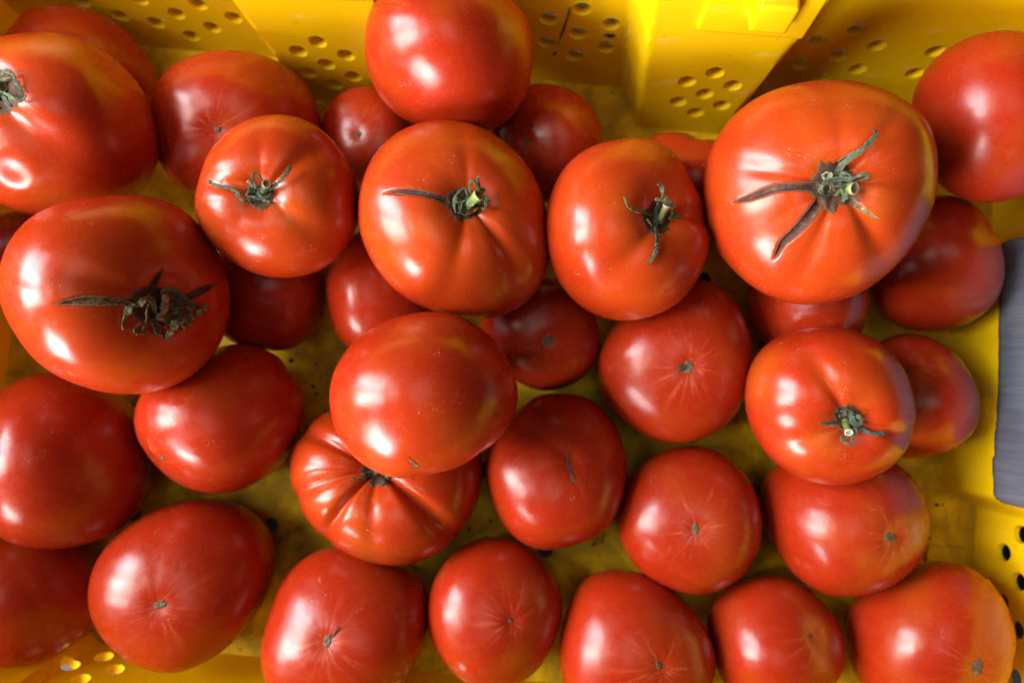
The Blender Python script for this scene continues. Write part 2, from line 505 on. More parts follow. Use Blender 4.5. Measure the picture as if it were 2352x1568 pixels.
RIB_R = [(.030, .0745, .0775, .022, .006)]
RIB_B = [(-.300, .066, .052, .006, .003)]
hT = cluster(-.120, .0189, .0132, .0101) + cluster(.0935, .0219, .0125, .010) + cluster(.0197, .0281, .0168, .0101)
hT += cluster(.1638, .027, .016, .0108) + cluster(.2275, .0285, .016, .0101) + cluster(-.2095, .0152, .0165, .0101) + cluster(-.262, .019, .0165, .0101) + [(-.1765, .0362), (-.1765, .0565)]
wall('T', RIB_T, hT, 320, .0055)
hR = [(b_, .021) for b_ in (-.073, -.101, -.129)] + [(b_, .0318) for b_ in (-.0605, -.0865, -.1125, -.1385)] + [(b_, .0425) for b_ in (-.073, -.101, -.129)]
wall('R', RIB_R, hR + cluster(.148, .030), 200)
hB = cluster(-.220, .0140, .0125, .0112)
for c in (-.02, .19): hB += cluster(c, .030)
wall('B', RIB_B, hB, 120, .0050)
wall('L', [], [], 60)

# base with raised pads and drain holes
fm = []
pad_spots = []
na, nb = 60, 40
A = np.linspace(AL - .001, AR + .001, na); Bv = np.linspace(BB - .001, BT + .001, nb)
V = []; F = []
for zz in (0.0, -.003):
    for b_ in Bv:
        for a_ in A: V.append(W(a_, b_, zz) + OFF)
K = na * nb
for i in range(nb - 1):
    for j in range(na - 1):
        q = (i * na + j, i * na + j + 1, (i + 1) * na + j + 1, (i + 1) * na + j)
        F.append(q); F.append(tuple(K + x for x in q)[::-1])
for j in range(na - 1):
    for q in ((j + 1, j, K + j, K + j + 1), ((nb - 1) * na + j, (nb - 1) * na + j + 1, K + (nb - 1) * na + j + 1, K + (nb - 1) * na + j)): F.append(q)
for i in range(nb - 1):
    for q in ((i * na, (i + 1) * na, K + (i + 1) * na, K + i * na), ((i + 1) * na + na - 1, i * na + na - 1, K + i * na + na - 1, K + (i + 1) * na + na - 1)): F.append(q)
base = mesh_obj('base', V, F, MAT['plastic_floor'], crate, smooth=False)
cyl = []
for ca in np.arange(-.26, .27, .0825):
    for cb in (-.135, -.055, .035, .115):
        cyl.append((W(ca, cb, -.0015) + OFF, EZ, .0047)); cyl.append((W(ca + .041, cb + .036, -.0015) + OFF, EZ, .0047))
apply_holes(base, cyl)
def bevel_box(name, cen, ax, ay, az, sx, sy, sz, r, mat, parent):
    bm = bmesh.new(); bmesh.ops.create_cube(bm, size=1)
    for v in bm.verts:
        v.co = Vector(cen + ax * v.co.x * sx + ay * v.co.y * sy + az * v.co.z * sz)
    bmesh.ops.bevel(bm, geom=list(bm.edges), offset=r, segments=3, affect='EDGES', profile=.6)
    bmesh.ops.recalc_face_normals(bm, faces=bm.faces)
    me = bpy.data.meshes.new(name); bm.to_mesh(me); bm.free()
    me.polygons.foreach_set('use_smooth', [True] * len(me.polygons)); me.set_sharp_from_angle(angle=math.radians(50))
    me.materials.append(mat)
    return link(bpy.data.objects.new(name, me), parent)
for a_, b_ in ((.02, .167), (-.22, .166), (.267, -.088), (.05, -.08), (-.02, -.162), (-.165, -.1), (.19, -.16)):
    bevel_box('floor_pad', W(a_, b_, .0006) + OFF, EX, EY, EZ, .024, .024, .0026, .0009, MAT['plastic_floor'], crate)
# moulded plate and stacking lug near the top of each back rib
for c in (-.113, .100):
    zc = .1125
    p = wall_point('T', np.array([c]), np.array([zc]), RIB_T)[0]
    up = unit(EZ + EY * SL); nf = unit(-EY + EZ * SL)
    bevel_box('moulded_plate', p + OFF + nf * .0004, EX, up, nf, .052, .031, .0034, .0016, MAT['plastic'], crate)
    bevel_box('stacking_lug', p + OFF + nf * .0050 + up * .0065 + EX * .004, EX, up, nf, .0180, .018, .010, .0022, MAT['plastic'], crate)
# smears of dirt on the middle panel of the back wall
def dirt_mark(path, width):
    V = []; n = len(path)
    for k, (s_, z_) in enumerate(path):
        for sg, off in ((-1, -.00005), (-.4, -.00035), (.4, -.00035), (1, -.00005)):
            w_ = width * math.sin(math.pi * (k + .35) / (n - .3)) * (.7 + .3 * math.sin(k * 2.3))
            V.append(wall_point('T', np.array([s_ + sg * w_]), np.array([z_]), RIB_T, off)[0] + OFF)
    F = [(k * 4 + q, k * 4 + q + 1, k * 4 + q + 5, k * 4 + q + 4) for k in range(n - 1) for q in range(3)]
    mesh_obj('dirt_mark', V, F, MAT['soil'], crate)
dirt_mark([(.0133, .0700), (.0131, .0640), (.0122, .0580), (.0117, .0520), (.0106, .0460), (.0101, .0410), (.0096, .0370)], .0009)
dirt_mark([(.0080, .0305), (.0084, .0285), (.0081, .0262)], .0012)
dirt_mark([(.0375, .0505), (.0372, .0490), (.0378, .0472)], .0042)
# rim that runs round the top of the walls
V, F = [], []
prof = [(0, 0), (.000, .004), (.004, .006), (.020, .006), (.022, .003), (.022, -.012), (.020, -.012), (.019, .002), (.003, .002)]
cor = [(AL, BB, -1, -1), (AR, BB, 1, -1), (AR, BT, 1, 1), (AL, BT, -1, 1)]
for (a_, b_, sa, sb) in cor:
    for (o_, h_) in prof:
        e = SL * WH + o_ + .0004
        V.append(W(a_ + sa * e, b_ + sb * e, WH + h_ - .001) + OFF)
n = len(prof)
for k in range(4):
    for i in range(n):
        F.append((k * n + i, k * n + (i + 1) % n, ((k + 1) % 4) * n + (i + 1) % n, ((k + 1) % 4) * n + i))
rim = mesh_obj('rim', V, F, MAT['plastic'], crate, sharp=35)
bm = bmesh.new(); bm.from_mesh(rim.data); bmesh.ops.recalc_face_normals(bm, faces=bm.faces); bm.to_mesh(rim.data); bm.free()
for a_ in (AL + .03, AR - .03):
    for b_ in (BB + .03, BT - .03):
        bevel_box('foot', W(a_, b_, -.0085) + OFF, EX, EY, EZ, .04, .04, .0105, .002, MAT['plastic'], crate)

# ------------------------------------------------------------------ duct tape over the right-hand rib
rs = np.random.RandomState(4)
nb_, nz_ = 70, 40
Bg = np.linspace(-.0435, .1035, nb_); Zg = np.linspace(0, 1, nz_)
V = []
for i in range(nz_):
    for j in range(nb_):
        b_ = Bg[j]
        z0 = .0375 + .022 * (-.044 - b_ if b_ < -.044 else 0) - .03 * (b_ - .03) + .0012 * math.sin(b_ * 90) * (1 if b_ < -.02 else .25) + .0006 * rs.rand()
        z_ = z0 + (WH - .002 - z0) * Zg[i]
        bb = b_ - .016 * Zg[i] * (1 if j < 3 else 0) * 0
        e = -.0009 - .0006 * max(0, math.sin(b_ * 420 + z_ * 130)) * (1 if b_ < -.025 else .25) - .0004 * math.sin(z_ * 240 + b_ * 60)
        V.append(wall_point('R', np.array([bb]), np.array([z_]), RIB_R, e)[0])
V = np.array(V); V0 = V.mean(0); V0[2] = V[:, 2].min()
V2 = V + EX * .0003
F = []; K = len(V)
for i in range(nz_ - 1):
    for j in range(nb_ - 1):
        q = (i * nb_ + j, i * nb_ + j + 1, (i + 1) * nb_ + j + 1, (i + 1) * nb_ + j)
        F.append(q[::-1]); F.append(tuple(K + x for x in q))
for j in range(nb_ - 1): F.append((j, j + 1, K + j + 1, K + j)); a0 = (nz_ - 1) * nb_; F.append((a0 + j + 1, a0 + j, K + a0 + j, K + a0 + j + 1))
for i in range(nz_ - 1): F.append(((i + 1) * nb_, i * nb_, K + i * nb_, K + (i + 1) * nb_)); F.append((i * nb_ + nb_ - 1, (i + 1) * nb_ + nb_ - 1, K + (i + 1) * nb_ + nb_ - 1, K + i * nb_ + nb_ - 1))
tape = mesh_obj('duct_tape', np.concatenate([V, V2]) - V0, F, MAT['tape'])
tape.location = V0
tag(tape, 'strip of grey cloth duct tape stuck to the right wall of the yellow crate', 'tape')

# ------------------------------------------------------------------ crumbs of soil on the crate floor
rs = np.random.RandomState(11)
V, F = [], []
ico = [(0,0,1),(.9,0,.2),(.3,.85,.1),(-.7,.5,.2),(-.7,-.5,.1),(.3,-.85,.2),(0,0,-.3)]
icf = [(0,1,2),(0,2,3),(0,3,4),(0,4,5),(0,5,1),(6,2,1),(6,3,2),(6,4,3),(6,5,4),(6,1,5)]
spots = [at([q], 0)[0] for q in [(720,850),(700,900),(735,940),(580,1510),(560,1530),(1460,1020),(1100,1200),(1060,1225),(1375,1235),(1400,1215),(2165,1165),(2150,1265),(1390,215),(1370,1000),(1840,1400)]]
for k in range(170):
    c = spots[rs.randint(len(spots))] + np.array([rs.normal(0, .010), rs.normal(0, .010), 0]); r = abs(rs.normal(0, .00055)) + .0002
    ang = rs.uniform(0, 6.28); ca, sa = math.cos(ang), math.sin(ang); b0 = len(V)
    for p in ico:
        q = np.array(p) * r * rs.uniform(.7, 1.4, 3)
        V.append(c + np.array([q[0] * ca - q[1] * sa, q[0] * sa + q[1] * ca, q[2] * .6 + .0001]))
    F += [tuple(b0 + i for i in f) for f in icf]
cr = mesh_obj('soil_crumbs', V, F, MAT['soil'], smooth=False)
tag(cr, 'dark crumbs of soil scattered on the yellow crate floor', 'soil', kind='stuff')
# ------------------------------------------------------------------ the tomatoes, as they lie in the crate
# out: outline, at: where its stem or blossom end shows, lvl: order in which they were heaped
TOM = {}
def tom(key, out, **k):
    k['out'] = out; k['key'] = key
    k.setdefault('seed', 100 + len(TOM)); TOM[key] = k
def disc(cx, cy, a, b=None, rot=0, n=16):
    b = b or a; c, s_ = math.cos(math.radians(rot)), math.sin(math.radians(rot))
    return [(cx + a * math.cos(t) * c - b * math.sin(t) * s_, cy + a * math.cos(t) * s_ + b * math.sin(t) * c)
            for t in [2 * math.pi * i / n for i in range(n)]]

# --- on the crate floor
tom('t03', deep=.70, out=[(8,80),(45,38),(120,14),(200,20),(262,50),(320,110),(360,170),(368,225),(338,268),(270,292),(190,296),(110,280),(45,240),(4,165)], c=(188,155), pole=None, axis=(-.5,.3,-.8), h=.86)
tom('t04', [(345,250),(362,190),(400,150),(460,125),(530,115),(600,127),(670,160),(715,210),(738,275),(730,350),(680,420),(600,460),(510,470),(440,447),(400,420),(365,370),(348,310)], c=(545,290), pole='blossom', at=(500,297), h=.9)
tom('t33', [(738,290),(755,240),(800,205),(860,200),(920,225),(955,280),(965,350),(940,410),(890,440),(830,440),(785,400),(750,345)], c=(850,322), pole='blossom', at=(824,308), lobe=.03)
tom('t32', [(1385,310),(1360,250),(1320,212),(1250,195),(1180,205),(1135,260),(1125,330),(1145,400),(1200,450),(1270,465),(1340,440),(1378,380)], c=(1255,328), pole='blossom', at=(1212,325))
tom('t34', [(1460,345),(1490,315),(1540,305),(1600,318),(1645,328),(1705,375),(1718,450),(1680,525),(1600,560),(1510,540),(1448,470)], c=(1580,430), pole=None, axis=(.4,.7,-.5), lobe=.08)
tom('t37', [(1722,250),(1760,215),(1820,196),(1890,200),(1940,240),(1960,300),(1940,370),(1870,410),(1790,400),(1735,340)], c=(1842,300), pole=None)
tom('t35', disc(40,585,92,100), pole=None, axis=(.3,.2,-.9))
tom('t36', [(748,680),(735,745),(675,800),(600,800),(530,785),(482,725),(474,640),(520,565),(600,535),(680,548),(733,605)], c=(612,668), pole=None, axis=(.3,.1,-.9))
tom('t17', [(750,650),(757,705),(777,772),(820,812),(890,815),(960,790),(1010,740),(1022,665),(990,585),(925,530),(845,522),(780,570)], c=(885,670), pole='blossom', at=(940,648))
tom('t16', [(1376,790),(1360,845),(1310,885),(1245,896),(1180,868),(1120,800),(1105,730),(1135,670),(1200,635),(1280,640),(1340,680),(1372,735)], c=(1240,768), pole='blossom', at=(1258,783), lobe=.02, bump=.01)
tom('t15', [(1371,860),(1383,790),(1420,740),(1500,690),(1560,655),(1630,640),(1685,690),(1720,770),(1729,835),(1710,910),(1660,980),(1590,1013),(1510,1010),(1440,970),(1390,920)], c=(1553,835), pole='blossom', at=(1580,840), bump=.012)
tom('t14', [(1996,665),(1992,720),(1970,775),(1900,810),(1820,815),(1755,790),(1718,730),(1715,660),(1755,600),(1830,570),(1910,575),(1970,610)], c=(1855,692), pole=None, axis=(.5,.2,-.8), lobe=.07)
tom('t11', [(2235,462),(2282,530),(2304,610),(2296,682),(2250,730),(2170,760),(2085,756),(2015,722),(1980,650),(1985,570),(2030,500),(2130,450)], c=(2140,605), pole=None, axis=(-.2,.6,-.7), h=.85)
tom('t12', [(2010,790),(2070,764),(2130,772),(2185,805),(2232,870),(2252,940),(2232,1000),(2160,1040),(2080,1050),(2000,1030),(1960,960),(1965,860)], c=(2100,910), pole='blossom', at=(2085,850), h=.9)
tom('t22', [(1745,1140),(1757,1085),(1810,1055),(1900,1040),(1990,1042),(2060,1065),(2110,1112),(2136,1180),(2130,1255),(2080,1322),(1990,1360),(1900,1366),(1830,1320),(1780,1255)], c=(1945,1208), pole='blossom', at=(2045,1232), h=.9, bump=.02, lobe=.06)
tom('t21', [(1415,1200),(1435,1120),(1480,1060),(1560,1026),(1640,1032),(1700,1075),(1740,1150),(1749,1225),(1722,1300),(1670,1345),(1600,1367),(1530,1346),(1460,1298)], c=(1583,1197), pole='blossom', at=(1597,1213), bump=.012, lobe=.02)
tom('t20', [(1114,1090),(1128,1020),(1168,960),(1210,917),(1290,905),(1360,915),(1410,970),(1436,1040),(1430,1130),(1395,1212),(1312,1250),(1240,1263),(1178,1230),(1138,1160)], c=(1275,1085), pole='blossom', at=(1306,1060), lobe=.06, bump=.02)
tom('t23', [(304,965),(320,915),(350,880),(420,830),(500,800),(570,790),(640,825),(690,895),(692,970),(655,1060),(600,1100),(500,1131),(410,1112),(350,1062),(315,1010)], c=(502,965), pole='blossom', at=(372,1050), h=.9, lobe=.03)
tom('t25', [(220,1420),(190,1462),(112,1505),(0,1536),(-50,1500),(-72,1400),(-60,1300),(0,1225),(80,1205),(180,1240),(225,1320)], c=(60,1370), pole=None, axis=(-.3,.4,-.8))
tom('t26', [(200,1370),(214,1300),(270,1230),(350,1176),(450,1147),(540,1156),(610,1200),(633,1270),(620,1340),(570,1430),(480,1512),(400,1546),(320,1530),(250,1480),(210,1422)], c=(417,1352), pole='blossom', at=(368,1388), bump=.014, dents=[(-.02,.26,.95,.010,.035)])
tom('t27', [(600,1500),(620,1410),(660,1320),(720,1266),(800,1251),(900,1284),(968,1322),(986,1400),(970,1480),(920,1570),(840,1615),(740,1628),(650,1605),(605,1570)], c=(790,1452), pole='blossom', at=(752,1472), bump=.012)
tom('t28', [(980,1400),(1000,1330),(1050,1262),(1120,1232),(1200,1250),(1260,1300),(1291,1370),(1280,1450),(1240,1530),(1180,1575),(1100,1580),(1022,1520)], c=(1137,1405), pole='blossom', at=(1172,1425), lobe=.03)
tom('t29', [(1284,1500),(1300,1420),(1340,1332),(1400,1307),(1480,1320),(1560,1370),(1620,1440),(1646,1520),(1630,1600),(1550,1650),(1450,1660),(1350,1640),(1300,1580)], c=(1463,1488), pole='blossom', at=(1513,1527), bump=.02, lobe=.05)
tom('t30', [(1625,1410),(1660,1360),(1740,1319),(1820,1330),(1890,1380),(1935,1450),(1942,1530),(1900,1590),(1820,1620),(1730,1620),(1665,1570),(1640,1490)], c=(1787,1470), pole='blossom', at=(1862,1460), lobe=.03)
tom('t31', [(1938,1420),(1975,1362),(2100,1300),(2180,1286),(2270,1330),(2320,1410),(2332,1500),(2310,1570),(2240,1640),(2130,1660),(2030,1630),(1970,1560),(1948,1480)], c=(2142,1468), pole='blossom', at=(2245,1530), h=.9, lobe=.03)
# --- half raised on others
tom('t24', [(345,1090),(338,1145),(280,1212),(180,1250),(80,1255),(0,1238),(-50,1180),(-66,1080),(-48,970),(8,890),(90,856),(190,862),(280,905),(332,990)], c=(125,1058), pole=None, axis=(-.4,.2,-.9), h=.9)
tom('t19', [(666,1100),(670,1040),(700,980),(755,943),(840,915),(940,915),(1030,940),(1085,995),(1106,1060),(1100,1135),(1062,1210),(1010,1262),(930,1296),(860,1290),(780,1256),(710,1192),(680,1142)], c=(885,1105), pole='stem', at=(862,1075), lobes=8, lobe=.088, lwid=.52, dim=.26, dw=.40, h=.72)
tom('t10', [(2095,215),(2120,168),(2180,110),(2262,78),(2352,72),(2415,115),(2450,190),(2455,290),(2425,385),(2352,450),(2262,469),(2180,440),(2120,370),(2095,290)], c=(2285,265), pole=None, axis=(.85,-.1,-.4), h=.9, lobe=.02)
# --- the top of the heap
tom('t06', [(838,100),(852,25),(885,-25),(955,-58),(1035,-64),(1110,-50),(1172,0),(1210,50),(1221,120),(1215,200),(1185,262),(1130,300),(1060,302),(990,298),(930,278),(880,238),(848,180)], c=(1030,110), pole=None, axis=(.6,.55,-.5), lobe=.03, h=.9, bump=.01)
tom('t02', tol=.006, out=[(0,84),(100,77),(190,90),(260,130),(312,190),(350,262),(363,330),(350,400),(310,448),(230,480),(130,492),(60,490),(0,470),(-70,420),(-110,340),(-120,250),(-100,160),(-60,110)], c=(128,285), pole='stem', at=(-18,215), dents=[(-.36,-.50,.72,.028,.11)], h=.85, bump=.032, lobe=.06, dim=.19, dw=.32)
tom('t13', [(1714,900),(1730,830),(1775,780),(1850,757),(1930,755),(2010,780),(2060,825),(2095,900),(2104,970),(2080,1040),(2020,1090),(1940,1113),(1860,1105),(1780,1060),(1734,1000)], c=(1910,933), pole='stem', at=(1953,970), lobe=.038, lobes=5)
tom('t09', [(1617,420),(1630,350),(1680,272),(1760,216),(1860,190),(1960,186),(2030,204),(2100,245),(2141,292),(2150,350),(2159,410),(2140,482),(2100,560),(2050,620),(1980,670),(1900,693),(1820,697),(1760,676),(1690,622),(1640,560),(1620,490)], c=(1888,440), pole='stem', at=(1925,425), lobes=8, bump=.027, lobe=.034, h=.72, dim=.16, dw=.33)
tom('t08', [(1254,520),(1270,440),(1310,370),(1370,335),(1450,320),(1510,321),(1550,345),(1575,395),(1605,445),(1626,500),(1629,560),(1602,640),(1550,700),(1470,734),(1390,730),(1320,690),(1275,620)], c=(1442,530), pole='stem', at=(1520,490), lobes=5, bump=.028, lobe=.05, dim=.2)
tom('t05', [(449,470),(464,390),(500,325),(560,281),(640,265),(720,285),(780,345),(818,420),(826,490),(800,562),(740,616),(660,636),(580,625),(510,582),(464,530)], c=(637,452), pole='stem', at=(600,442), lobes=5, bump=.026, lobe=.032)
tom('t01', [(0,650),(24,560),(75,498),(150,468),(230,456),(300,451),(400,470),(470,530),(515,610),(533,690),(520,762),(480,832),(400,886),(310,903),(200,888),(100,840),(40,762),(6,700)], c=(268,677), pole='stem', at=(365,695), lobes=6, bump=.012, lobe=.018, h=.78, dim=.10, dw=.28)
tom('t07', [(823,500),(829,430),(858,360),(910,305),(1000,276),(1080,282),(1150,320),(1210,380),(1246,450),(1259,540),(1256,620),(1220,690),(1150,726),(1080,729),(1000,711),(910,666),(858,600),(833,550)], c=(1042,502), pole='stem', at=(1075,462), lobes=7, bump=.028, lobe=.032, h=.76, dim=.17)
tom('t18', [(756,920),(770,850),(810,790),(880,741),(960,716),(1040,720),(1110,760),(1160,820),(1191,890),(1185,950),(1140,1010),(1070,1056),(980,1082),(900,1093),(830,1060),(780,1002)], c=(972,905), pole=None, axis=(.05,-.93,-.36), lobe=.03, h=.92, bump=.010)
# ------------------------------------------------------------------ building a tomato with its parts
ZC = {'t03': 0.034, 't04': 0.042, 't33': 0.024, 't32': 0.032, 't34': 0.036, 't37': 0.03, 't35': 0.02, 't36': 0.03, 't17': 0.034, 't16': 0.03, 't15': 0.034, 't14': 0.034, 't11': 0.038, 't12': 0.036, 't22': 0.038, 't21': 0.032, 't20': 0.036, 't23': 0.044, 't25': 0.036, 't26': 0.038, 't27': 0.038, 't28': 0.034, 't29': 0.036, 't30': 0.034, 't31': 0.038, 't24': 0.05, 't19': 0.04, 't10': 0.08, 't06': 0.08, 't02': 0.08, 't13': 0.072, 't09': 0.096, 't08': 0.08, 't05': 0.084, 't01': 0.098, 't07': 0.078, 't18': 0.096}
SRC = 4096 / 2352.0
class Zoom:
    """coordinates read off an enlarged crop of the photograph"""
    def __init__(s, x0, y0, k): s.x0, s.y0, s.k = x0 / SRC, y0 / SRC, k / SRC
    def __call__(s, p): p = np.atleast_2d(np.asarray(p, float)); return np.stack([s.x0 + p[:, 0] * s.k, s.y0 + p[:, 1] * s.k], 1)
ZID = Zoom(0, 0, SRC)
def catmull(P, per=6):
    P = np.asarray(P, float)
    Q = np.vstack([2 * P[0] - P[1], P, 2 * P[-1] - P[-2]]); out = []
    for i in range(1, len(Q) - 2):
        for t in np.linspace(0, 1, per, endpoint=False):
            out.append(.5 * ((2 * Q[i]) + (Q[i + 1] - Q[i - 1]) * t + (2 * Q[i - 1] - 5 * Q[i] + 4 * Q[i + 1] - Q[i + 2]) * t * t + (-Q[i - 1] + 3 * Q[i] - 3 * Q[i + 1] + Q[i + 2]) * t ** 3))
    out.append(P[-1]); return np.array(out)
def set_attr(o, name, vals):
    a = o.data.attributes.new(name, 'FLOAT', 'POINT'); a.data.foreach_set('value', np.asarray(vals, 'f'))
def px_size(p): return np.linalg.norm(p - CAMP) / FPX      # metres per photo pixel there

class Fruit:
    def __init__(s, key, label, ripe, amber, streak=.5, rough=.24, dense=0, cracks=(), zoom=ZID, single=False):
        sp = TOM[key]
        res = [(72, 128), (120, 200), (210, 340)][dense]
        s.t = T = Tomato(sp, ZC[key], *res)
        s.zoom = zoom; s.rng = np.random.RandomState(sp['seed'] + 7)
        s.cracks = []
        disp = np.zeros(len(T.P))
        for path, hw, dep, mat in cracks:
            hwm = np.array(hw, float) * zoom.k
            row = catmull(np.column_stack([zoom(path), hwm]), 8)
            pts, nor = T.surf(row[:, :2])
            w = row[:, 2] * px_size(pts.mean(0))
            w = np.maximum(w * (1 + .05 * s.rng.normal(0, 1, len(w))), 1e-5)
            s.cracks.append((pts, nor, w, dep, mat))
            near = np.where(np.linalg.norm(T.P - pts.mean(0), axis=1) < .05)[0]
            d = np.linalg.norm(T.P[near][:, None] - pts[None], axis=2); j = d.argmin(1); dm = d[np.arange(len(near)), j]
            ww = w[j] * 1.05 + .0003
            g_ = np.clip(1 - (dm / ww) ** 2, 0, 1) ** .8
            dp = np.minimum(dep * np.minimum(1, w[j] / .0012) + .0005, .004)
            disp[near] = np.minimum(disp[near], -dp * g_ + .00025 * np.exp(-((dm - ww * 1.25) / (.5 * ww)) ** 2))
        if len(cracks):
            T.P = T.P + T.N * disp[:, None]; T.calc_normals()
        R, S = T.rings, T.segs
        keep = np.concatenate([[0], np.arange(S, (R - 1) * S), [R * S - 1]])
        V = T.P[keep]; last = len(V) - 1
        j = np.arange(S); jn = (j + 1) % S
        F = [(0, 1 + a, 1 + b_) for a, b_ in zip(j, jn)]
        for i in range(R - 3):
            a = 1 + i * S
            F += list(zip((a + j).tolist(), (a + S + j).tolist(), (a + S + jn).tolist(), (a + jn).tolist()))
        a = 1 + (R - 3) * S
        F += [(a + x, last, a + y) for x, y in zip(j.tolist(), jn.tolist())]
        s.org = np.array([T.C[0], T.C[1], T.P[:, 2].min()])
        mat = tomato_mat(key, ripe, amber, sp['seed'], streak, rough)
        GRP = 'tomatoes heaped in the yellow crate'
        if single:
            s.root = mesh_obj('tomato', V - s.org, F, mat); s.root.location = s.org; tag(s.root, label, 'tomato', GRP); body = s.root
        else:
            s.root = empty('tomato', s.org, label, 'tomato', GRP)
            body = mesh_obj('body', V - s.org, F, mat, s.root)
        bm = bmesh.new(); bm.from_mesh(body.data)
        bmesh.ops.recalc_face_normals(bm, faces=bm.faces); bm.to_mesh(body.data); bm.free()
        at_ = body.data.attributes.new('rest', 'FLOAT_VECTOR', 'POINT')
        at_.data.foreach_set('vector', T.rest[keep].astype('f').ravel())
        s.body = body
        for c in s.cracks: s.crack_strip(*c)
    def crack_strip(s, pts, nor, w, dep, mat):
        tan = unit(np.gradient(pts, axis=0)); nor = unit(nor); side = unit(np.cross(tan, nor))
        xs = np.array([-1.12, -1.0, -.75, -.4, 0, .4, .75, 1.0, 1.12])
        V, E = [], []
        for i in range(len(pts)):
            d = min(dep * min(1, w[i] / .0012), .0035)
            for x in xs:
                hgt = -d * max(0, 1 - x * x) ** .8 + (.00018 if abs(x) < 1.05 else -.0002) + .00012 * s.rng.normal()
                V.append(pts[i] + side[i] * x * w[i] + nor[i] * hgt - s.org)
                E.append(min(1, abs(x)) ** 8 * .6 + .9 * (1 - min(1, w[i] / .0008)))
        n = len(xs)
        F = [(i * n + j, i * n + j + 1, (i + 1) * n + j + 1, (i + 1) * n + j) for i in range(len(pts) - 1) for j in range(n - 1)]
        o = mesh_obj('growth_crack', V, F, MAT[mat], s.root); set_attr(o, 'edge', np.clip(E, 0, 1))
    def scar(s, poly, mat='scar', name='stem_scar', lift=.0004, jag=.05, zoom=None, rings=9, segs=64, crumple=0.0, base=0.0, dome=0.0, edge=.55):
        z = zoom or s.zoom
        P = z(poly); c = P.mean(0)
        d = P - c; a = np.arctan2(d[:, 1], d[:, 0]); r = np.hypot(*d.T); o = np.argsort(a); a, r = a[o], r[o]
        ang = np.linspace(-np.pi, np.pi, segs, endpoint=False)
        rad = np.interp(ang, np.concatenate([a - 2 * np.pi, a, a + 2 * np.pi]), np.tile(r, 3)) * (1 + jag * s.rng.normal(0, 1, segs))
        px = [c]; fr = [0]; lf = [lift + dome]
        for i in range(1, rings + 1):
            f = i / rings
            for k in range(segs):
                px.append(c + rad[k] * f * np.array([math.cos(ang[k]), math.sin(ang[k])])); fr.append(f)
                lf.append((lift + dome * (1 - f * f)) if f < .99 else -.0002 * (crumple == 0))
        px = np.array(px); fr = np.array(fr); lf = np.array(lf) + base
        if crumple:
            q = px / z.k / 60
            lf = lf + crumple * (np.sin(q[:, 0] * 1.9 + 1.3 * np.sin(q[:, 1] * 1.1)) + np.sin(q[:, 1] * 2.7 + q[:, 0]) + .5 * s.rng.normal(0, 1, len(q))) * .5
        pts, nor = s.t.surf(px, lf)
        n = len(pts)
        F = [(0, 1 + k, 1 + (k + 1) % segs) for k in range(segs)]
        for i in range(rings - 1):
            b0 = 1 + i * segs
            F += [(b0 + k, b0 + segs + k, b0 + segs + (k + 1) % segs, b0 + (k + 1) % segs) for k in range(segs)]
        V = pts - s.org; E = fr ** 6 * edge
        if crumple:
            F += [tuple(n + x for x in f[::-1]) for f in F]
            b0 = 1 + (rings - 1) * segs
            F += [(b0 + (k + 1) % segs, b0 + k, n + b0 + k, n + b0 + (k + 1) % segs) for k in range(segs)]
            V = np.vstack([V, V - nor * .0005]); E = np.tile(E, 2)
        o = mesh_obj(name, V, F, MAT[mat], s.root); set_attr(o, 'edge', E)
        bm = bmesh.new(); bm.from_mesh(o.data); bmesh.ops.recalc_face_normals(bm, faces=bm.faces); bm.to_mesh(o.data); bm.free()
        return o
    def sepal(s, path, width, mat='green', name='sepal', tip=.25, root=.8, fold=.35, thick=.00045, twist=None, per=6, zoom=None, on=None):
        """a withered, folded sepal: path of (x, y, height in mm)"""
        z = zoom or s.zoom
        p = np.array(path, float)
        if p.shape[1] == 2: p = np.column_stack([p, np.ones(len(p))])
        row = catmull(np.column_stack([z(p[:, :2]), p[:, 2]]), per)
        pts, nor = (on or s).t.surf(row[:, :2], row[:, 2] * .001)
        # steady the heights
        for _ in range(2): pts[1:-1] = (pts[:-2] + 2 * pts[1:-1] + pts[2:]) / 4; nor[1:-1] = unit(nor[:-2] + nor[1:-1] + nor[2:])
        nor = unit(nor + unit(CAMP - pts) * 1.0)
        tan = unit(np.gradient(pts, axis=0)); side = unit(np.cross(tan, nor)); up = np.cross(side, tan)
        n = len(pts); u = np.linspace(0, 1, n)
        wm = .88 * width * z.k * px_size(pts.mean(0))
        prof = np.interp(u, [0, .25, .6, .9, 1], [root, 1, .9, .5 + .5 * tip, tip])
        prof = prof * np.clip(1 + .20 * s.rng.normal(0, 1, n), .5, 1.5)
        tw = (s.rng.uniform(-.9, .9) if twist is None else twist) * np.sin(u * np.pi * 1.3 + s.rng.uniform(0, 1))
        V, E = [], []; m = 10
        for i in range(n):
            c, sn = math.cos(tw[i]), math.sin(tw[i]); sd = side[i] * c + up[i] * sn; nn = up[i] * c - side[i] * sn
            hw = wm * prof[i] / 2
            for k in range(m):
                t = 2 * math.pi * k / m; cx, sy = math.cos(t), math.sin(t)
                V.append(pts[i] + sd * cx * hw + nn * (sy * max(thick * .8, hw * .15) + fold * hw * (abs(cx) - .5) + .00013 * s.rng.normal()) - s.org)
                E.append(abs(cx) ** 6 * .6)
        F = [(i * m + k, i * m + (k + 1) % m, (i + 1) * m + (k + 1) % m, (i + 1) * m + k) for i in range(n - 1) for k in range(m)]
        F.append(tuple(range(m))[::-1]); F.append(tuple((n - 1) * m + k for k in range(m)))
        o = mesh_obj(name, V, F, MAT[mat], s.root, sharp=60); set_attr(o, 'edge', E)
        return o
